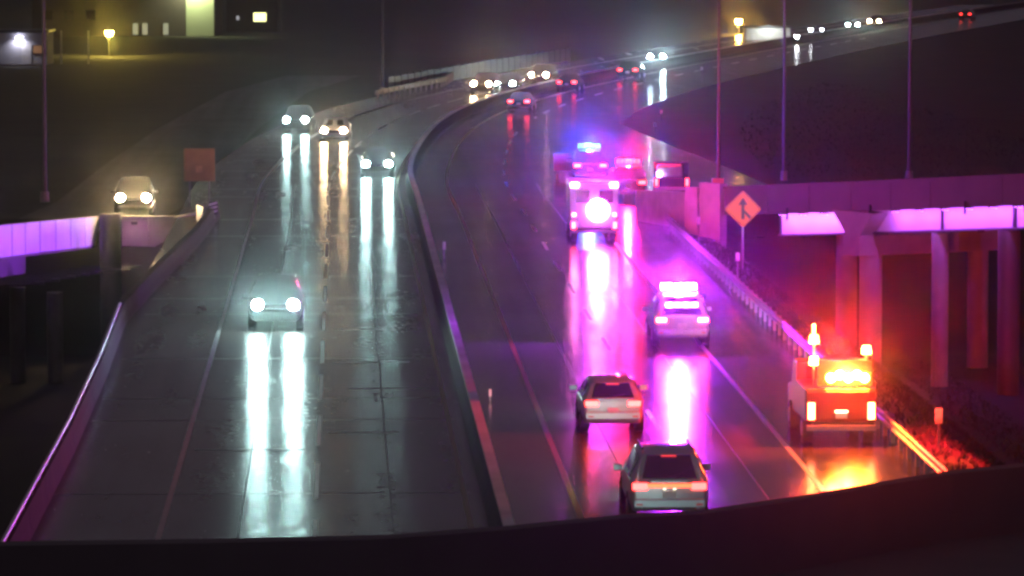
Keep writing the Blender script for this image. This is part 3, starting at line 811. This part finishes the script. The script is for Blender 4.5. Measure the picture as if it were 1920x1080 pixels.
for i, (x, z) in enumerate(((-.26, 1.86), (-.02, 1.94), (.22, 1.86), (.46, 1.94), (.66, 1.86))):
    part('lamp', MB().cyl((x, -2.61, z), (x, -2.68, z), .13, .12, 14), AMB, bd)
for s, zs in ((-1, (2.32, 2.92)), (1, (2.62,))):
    ps = part('rack_post', MB().cyl((s * .72, -2.45, 1.5), (s * .72, -2.45, zs[-1]), .035, n=8), GALV, TR)
    for z in zs:
        part('beacon', MB().cyl((s * .72, -2.52, z - .1), (s * .72, -2.52, z + .1), .13, .10, 12), AMB2, ps)
part('rack_bar', MB().cyl((-.72, -2.45, 2.34), (.72, -2.45, 2.34), .03, n=8), GALV, TR)
part('whip_light', MB().cyl((-.72, -2.45, 3.04), (-.72, -2.45, 3.32), .035, n=8), glow('whip amber', (1, .45, .1), 40), TR)
for s in (-1, 1):
    part('taillight', MB().box((s * .82, -2.90, .98), (.18, .07, .46)), glow('amber tail', (1, .17, .06), 30), TR)
    for y in (1.95, -1.7): wheel(TR, s * .97, y, .4, .28)
part('number_plate', MB().box((0, -2.93, .86), (.32, .02, .16)), PLATE, TR)
part('plate_lamp', MB().box((0, -2.945, .97), (.34, .03, .05)), glow('plate lamp warm', (1, .55, .3), 14), TR)
part('bumper_step', MB().box((0, -2.95, .52), (1.9, .2, .14)), GALV, TR)
lamp(TR, 'POINT', (.2, -2.95, 1.95), 3000, (1.0, .075, .01), .15, name='beacon_fill_light')
lamp(TR, 'POINT', (0.0, -1.2, 2.7), 7500, (1.0, .010, .02), .12, name='beacon_fill_light')
lamp(TR, 'SPOT', (.3, -1.2, 2.55), 15000, (1.0, .010, .02), .12, (1, -.1, -.15), 150, .9, name='beacon_fill_light')
lamp(TR, 'SPOT', (.6, .8, 2.5), 60000, (1.0, .02, .03), .12, (.19, 1, .0), 26, .9, name='beacon_fill_light')  # narrow red spot added to redden the bridge columns
lamp(TR, 'SPOT', (.5, 3.1, 1.0), 3500, (1, .95, .85), .08, (0.035, 1, 0.02), 24, 0.8, 'headlight_beam')

# ------------------------------------------------------------------ signs and roadside posts
def merge_sign():
    g = at(0, 0); c = Wd(1393, 392, F / 45.5)
    t = thing('merge_sign', 'orange diamond merge sign with black arrow right of the lanes', 'road sign', (c.x, c.y, 0), YAW * -1)
    zc = c.z; r = .775
    dia = [Vector((math.cos(a) * r, 0, math.sin(a) * r)) for a in (0, math.pi / 2, math.pi, 1.5 * math.pi)]
    rd = []
    for i in range(4):                       # rounded corners
        a, b, cc = dia[i - 1], dia[i], dia[(i + 1) % 4]
        rd += [b.lerp(a, .09), b.lerp(a, .03).lerp(b.lerp(cc, .03), .5) * .985, b.lerp(cc, .09)]
    pl = part('panel', MB().prism([q + Vector((0, 0, zc)) for q in rd], (0, .02, 0)), ORANGE, t)
    bor = MB()
    A = [q * .93 for q in rd]; B_ = [q * .90 for q in rd]; n = len(A)
    for i in range(n):
        k = (i + 1) % n
        bor.add([A[i] + Vector((0, -.005, zc)), A[k] + Vector((0, -.005, zc)), B_[k] + Vector((0, -.005, zc)), B_[i] + Vector((0, -.005, zc))], [(0, 1, 2, 3)])
    part('border', bor, BLACK, pl)
    def fl(pts): return [Vector((x, -.006, zc + z)) for x, z in pts]
    ar = MB().add(fl([(-.065, -.42), (.065, -.42), (.065, .20), (-.065, .20)]), [(0, 1, 2, 3)])
    ar.add(fl([(-.19, .17), (.19, .17), (0, .48)]), [(0, 1, 2)])
    ar.add([v + Vector((0, -.001, 0)) for v in fl([(.055, -.02), (.055, -.17), (.26, -.40), (.34, -.32)])], [(0, 1, 2, 3)])
    part('arrow', ar, BLACK, pl)
    part('post', MB().box((0, .05, zc / 2 - .4), (.07, .05, zc + .8)), GALV, t)
merge_sign()
c = Wd(374, 309, F / 37.0)
t = thing('orange_sign', 'dim square orange sign panel standing behind the gore on left', 'road sign', (c.x, c.y, -0.3), 0)
zc = c.z + .3
part('panel', MB().box((0, 0, zc), (1.56, .03, 1.66)), ORANGE_D, t, bevel=.01)
part('panel_frame', MB().box((0, .05, zc), (1.5, .04, .08)), GALV, t)
part('faded_mark', MB().box((-.02, -.018, zc - .22), (.34, .006, .34)), mat('faded print', (.62, .30, .14), .6, var=.4, scale=4), t)
for s in (-.5, .5): part('post', MB().box((s, .07, zc / 2), (.07, .06, zc + .4)), GALV, t)
c = put(1055, 336)
t = thing('tan_sign', 'dull tan panel standing just left of blue lit police car', 'road sign', c, 0)
part('panel', MB().box((0, 0, .95), (1.0, .04, .95)), mat('tan board', (.36, .24, .16), .7), t)
for s in (-.3, .3): part('post', MB().box((s, .05, .4), (.06, .05, .9)), GALV, t)

MARK = mat('marker sheeting', (.80, .62, .66), .35, var=.1)
MARKW = mat('white marker sheeting', (.8, .8, .78), .35, var=.1)
def delineator(px, py_base, hgt, label, wd=.2, ph=.42, m=MARK, z=None):
    if z is None: z = 0.0
    c = put(px, py_base, z)
    t = thing('delineator', label, 'marker post', c, 0, 'reflective marker posts along the lanes')
    part('post', MB().box((0, .02, hgt / 2 - .2), (.05, .03, hgt + .3)), GALV, t)
    part('reflector', MB().box((0, -.012, hgt - ph / 2), (wd, .03, ph)), m, t, bevel=.008)
delineator(1760, 832, .98, 'pink lit marker post behind guardrail end at right')
delineator(1383, 516, .92, 'slim marker post behind rail directly below merge sign', .16, .34)
delineator(1310, 448, 1.0, 'marker post before red lit retaining wall left of merge sign', .16, .34)
delineator(833, 486, .75, 'white marker tab on outbound side of median barrier farther away', .12, .34, MARKW)
delineator(919, 752, .36, 'low white marker tab on outbound side of median barrier, nearer one', .08, .22, MARK)
delineator(812, 254, .5, 'tiny white marker far ahead at start of the bend', .12, .2, MARKW)
delineator(1228, 246, .6, 'lower of two tiny pale markers right of the far tail lights', .18, .3, MARKW)
delineator(1240, 222, .6, 'upper of two tiny pale markers right of the far tail lights', .16, .26, MARKW)
delineator(1316, 138, .6, 'tiny pale marker alone in dark field right of cool lit car', .2, .26, MARKW)
delineator(1169, 372, .55, 'small pink marker beside ambulance on right edge', .12, .28)

# crash cushion at the gore
c = put(390, 418)
t = thing('crash_cushion', 'striped crash cushion with white nose at the left gore', 'crash barrier', c, 0.2)
part('body', MB().box((0, 0.6, .4), (.6, 1.8, .8)), GALV, t, bevel=.05)
part('nose', MB().box((-.3, -.45, .30), (.26, .2, .34)), MARKW, t, bevel=.05)
pn = part('chevron_panel', MB().box((.18, -.34, .72), (.42, .03, .62)), BLACK, t)
for k in range(3):
    part('stripe', MB().add([Vector((-.02, -.362, .45 + k * .19)), Vector((.38, -.362, .55 + k * .19)), Vector((.38, -.362, .64 + k * .19)), Vector((-.02, -.362, .54 + k * .19))], [(0, 1, 2, 3)]), MARKW, pn)

def light_pole(px, py, label, hgt=12.0, arm=2.2, z=0.0, r=.14, rz=0.0, lit=None):
    c = put(px, py, z)
    t = thing('light_pole', label, 'light pole', c, rz, 'tall grey light poles')
    part('pole', MB().cyl((0, 0, -.2), (0, 0, hgt), r, r * .6, 10), POLE, t, 40)
    part('base', MB().cyl((0, 0, -.2), (0, 0, .35), r * 2.0, r * 1.7, 10), CONC, t)
    if arm:
        a = part('arm', MB().cyl((0, 0, hgt - .15), (arm, 0, hgt + .25), .05, n=8), POLE, t)
        part('lamp_head', MB().box((arm + .25, 0, hgt + .22), (.62, .22, .12)), TRIM, a, bevel=.03)
    return t
light_pole(717, 172, 'tall grey light pole at left end of bright far guardrail', 11.5, -2.2)
light_pole(1470, 332, 'tall light pole behind ramp bridge between merge sign and dark pier cap', 11.5, -2.2, r=.11)
light_pole(1705, 332, 'tall light pole behind ramp bridge right of dark pier cap', 11.5, -2.2, r=.12)
light_pole(84, 372, 'tall light pole behind violet bridge side at far left', 11.5, 2.2, r=.13)
rpole = light_pole(1347, 352, 'red lit light pole with pale box at its foot above merge sign', 11.5, -2.2, r=.10)
part('junction_box', MB().box((-.06, -.25, .22), (.62, .3, .60)), mat('pale box paint', (.75, .70, .52), .5, var=.1), rpole, bevel=.03)
lamp(pol3, 'SPOT', (.6, 1.0, 2.2), 0.0 + 1500, (1, .03, .12), .1, (.75, -1.6, 0.05), 50, .8, 'beacon_fill_light')

# ------------------------------------------------------------------ distant buildings and lamps
WALL_G = mat('lamplit green wall', (.50, .53, .38), .8, var=.12, scale=.5)  # yellow green lamplight put into the wall colour
WALL_D = mat('dark brick', (.10, .08, .08), .85, var=.3, scale=2)
WALL_Y = mat('grey siding', (.30, .29, .30), .8, var=.2, scale=1)
def building(name, label, x0, x1, py, hgt, dep, m, z=-0.2):
    a, b = put(x0, py, z), put(x1, py, z)
    wd = (b - a).length
    t = thing(name, label, 'building', (a + b) / 2, math.atan2((b - a).y, (b - a).x))
    part('walls', MB().box((0, dep / 2, hgt / 2), (wd, dep, hgt)), m, t)
    part('roof', MB().box((0, dep / 2, hgt + .12), (wd + .4, dep + .4, .24)), TRIM, t)
    return t, wd
WIN_Y = glow('lit window yellow', (.95, .95, .40), 2.6)
WIN_D = glow('lit window pale', (.7, .70, .5), .4)
t, wd = building('warehouse', 'long dark building at top left with yellow green lit corner wall', 60, 404, 68, 7.5, 14, WALL_D)
k = wd / 344
part('corner_wall', MB().box((wd / 2 - 1.9, -.06, 3.7), (3.4, .1, 7.3)), WALL_G, t)
fx = MB().box((wd / 2 - 2.2, -.75, 7.1), (.5, .3, .2)); part('wall_lamp', fx, glow('yellow green lamp', (.9, 1, .45), 60), t)
lamp(t, 'SPOT', (wd / 2 - 2.6, -1.6, 6.9), 3000, (.88, 1.0, .52), .15, (0, .6, -1), 150, .5)
for xw in (254, 272, 311):
    xx = (xw - 232) * k
    f = part('window', MB().box((xx, -.05, .9), (.85, .12, 1.6)), TRIM, t); part('pane', MB().box((xx, -.12, .9), (.66, .03, 1.4)), WIN_D, f)
for xw in (90, 130, 170):
    for zz in (2.6, 5.2):
        xx = (xw - 232) * k
        f = part('window', MB().box((xx, -.05, zz), (1.3, .12, 1.3)), TRIM, t); part('pane', MB().box((xx, -.12, zz), (1.1, .03, 1.1)), GLASS, f)
t, wd = building('house', 'small grey building with lamp at upper left edge', -60, 88, 122, 3.2, 7, WALL_Y, -.2)
f = part('door', MB().box((wd / 2 - 2.0, -.04, 1.0), (.95, .1, 2.0)), CONC_L, t)
f = part('window', MB().box((wd / 2 - .9, -.05, 1.55), (1.0, .1, .9)), TRIM, t); part('pane', MB().box((wd / 2 - .9, -.11, 1.55), (.85, .03, .75)), glow('amber pane', (.6, .3, .15), .25), f)
part('wall_lamp', MB().box((wd / 2 - 2.7, -.3, 2.7), (.6, .25, .2)), glow('lilac lamp', (.75, .75, 1.0), 26), t)
lamp(t, 'SPOT', (wd / 2 - 2.7, -.6, 2.6), 250, (.8, .8, 1.0), .1, (0, .5, -1), 150, .6)
part('kerb', MB().box((wd / 2 - 3.5, -1.6, .08), (6, .3, .2)), CONC_L, t)
t, wd = building('house', 'dark building with one small yellow green window near top', 425, 520, 60, 6.0, 9, WALL_D)
xx = (487 - 472) * wd / 95
f = part('window', MB().box((xx, -.05, 1.9), (1.9, .12, 1.4)), TRIM, t); part('pane', MB().box((xx, -.12, 1.9), (1.6, .03, 1.1)), WIN_Y, f)
part('wall_lamp', MB().box((-1.8, -.1, 1.8), (.3, .2, .5)), glow('dull lamp', (.7, .7, .75), .6), t)
t, wd = building('low_wall_building', 'low pale wall lit by distant lamps right of amber street lamp', 1398, 1482, 78, 1.6, 3, CONC_L)
lamp(t, 'SPOT', (0, -2.2, 2.2), 900, (.9, 1, .95), .1, (0, .7, -.7), 140, .8)
part('wall_lamp', MB().box((0, -.4, 1.9), (.3, .6, .1)), TRIM, t)
def street_lamp(px, py, hgt, label, color, strength, power, size=.28, z=0.0):
    c = put(px, py, z); t = thing('street_lamp', label, 'street lamp', c, 0, 'small distant street lamps')
    part('pole', MB().cyl((0, 0, -.2), (0, 0, hgt), .07, .05, 8), POLE, t)
    part('lamp_head', MB().cyl((0, 0, hgt - size * .1), (0, 0, hgt + size), size * .6, size, 12), glow(f'street lamp {px}', color, strength), t)
    part('cap', MB().cyl((0, 0, hgt + size), (0, 0, hgt + size * 1.35), size * 1.05, size * .3, 12), TRIM, t)
    if power: lamp(t, 'POINT', (0, -.5, hgt + .1), power, color, .15)
street_lamp(1385, 61, 1.15, 'amber glowing street lamp near top right beside low pale wall', (1, .55, .10), 500, 900, .42)
street_lamp(1494, 84, .8, 'lowest of the small white lamps left of distant headlights', (.9, .95, 1), 90, 0, .24)
street_lamp(1520, 72, .9, 'brightest small white lamp in middle of its row', (.9, .95, 1), 80, 0, .22)
street_lamp(1541, 68, .7, 'rightmost small white lamp in row before distant headlights', (.9, .95, 1), 50, 0, .18)
street_lamp(205, 100, 1.9, 'yellow lamp in front of long dark building at top left', (1, .72, .12), 400, 900, .42)
for px, lab in ((115, 'pale thin post between small grey building and yellow lamp'), (166, 'pale short post just left of yellow lamp')):
    c = put(px, 118); t = thing('pale_post', lab, 'post', c, 0, 'pale posts by the yellow lamp')
    part('post', MB().cyl((0, 0, -.1), (0, 0, 3.1), .10, .09, 8), CONC_L, t); part('cap', MB().cyl((0, 0, 3.1), (0, 0, 3.2), .14, .08, 8), CONC_L, t)
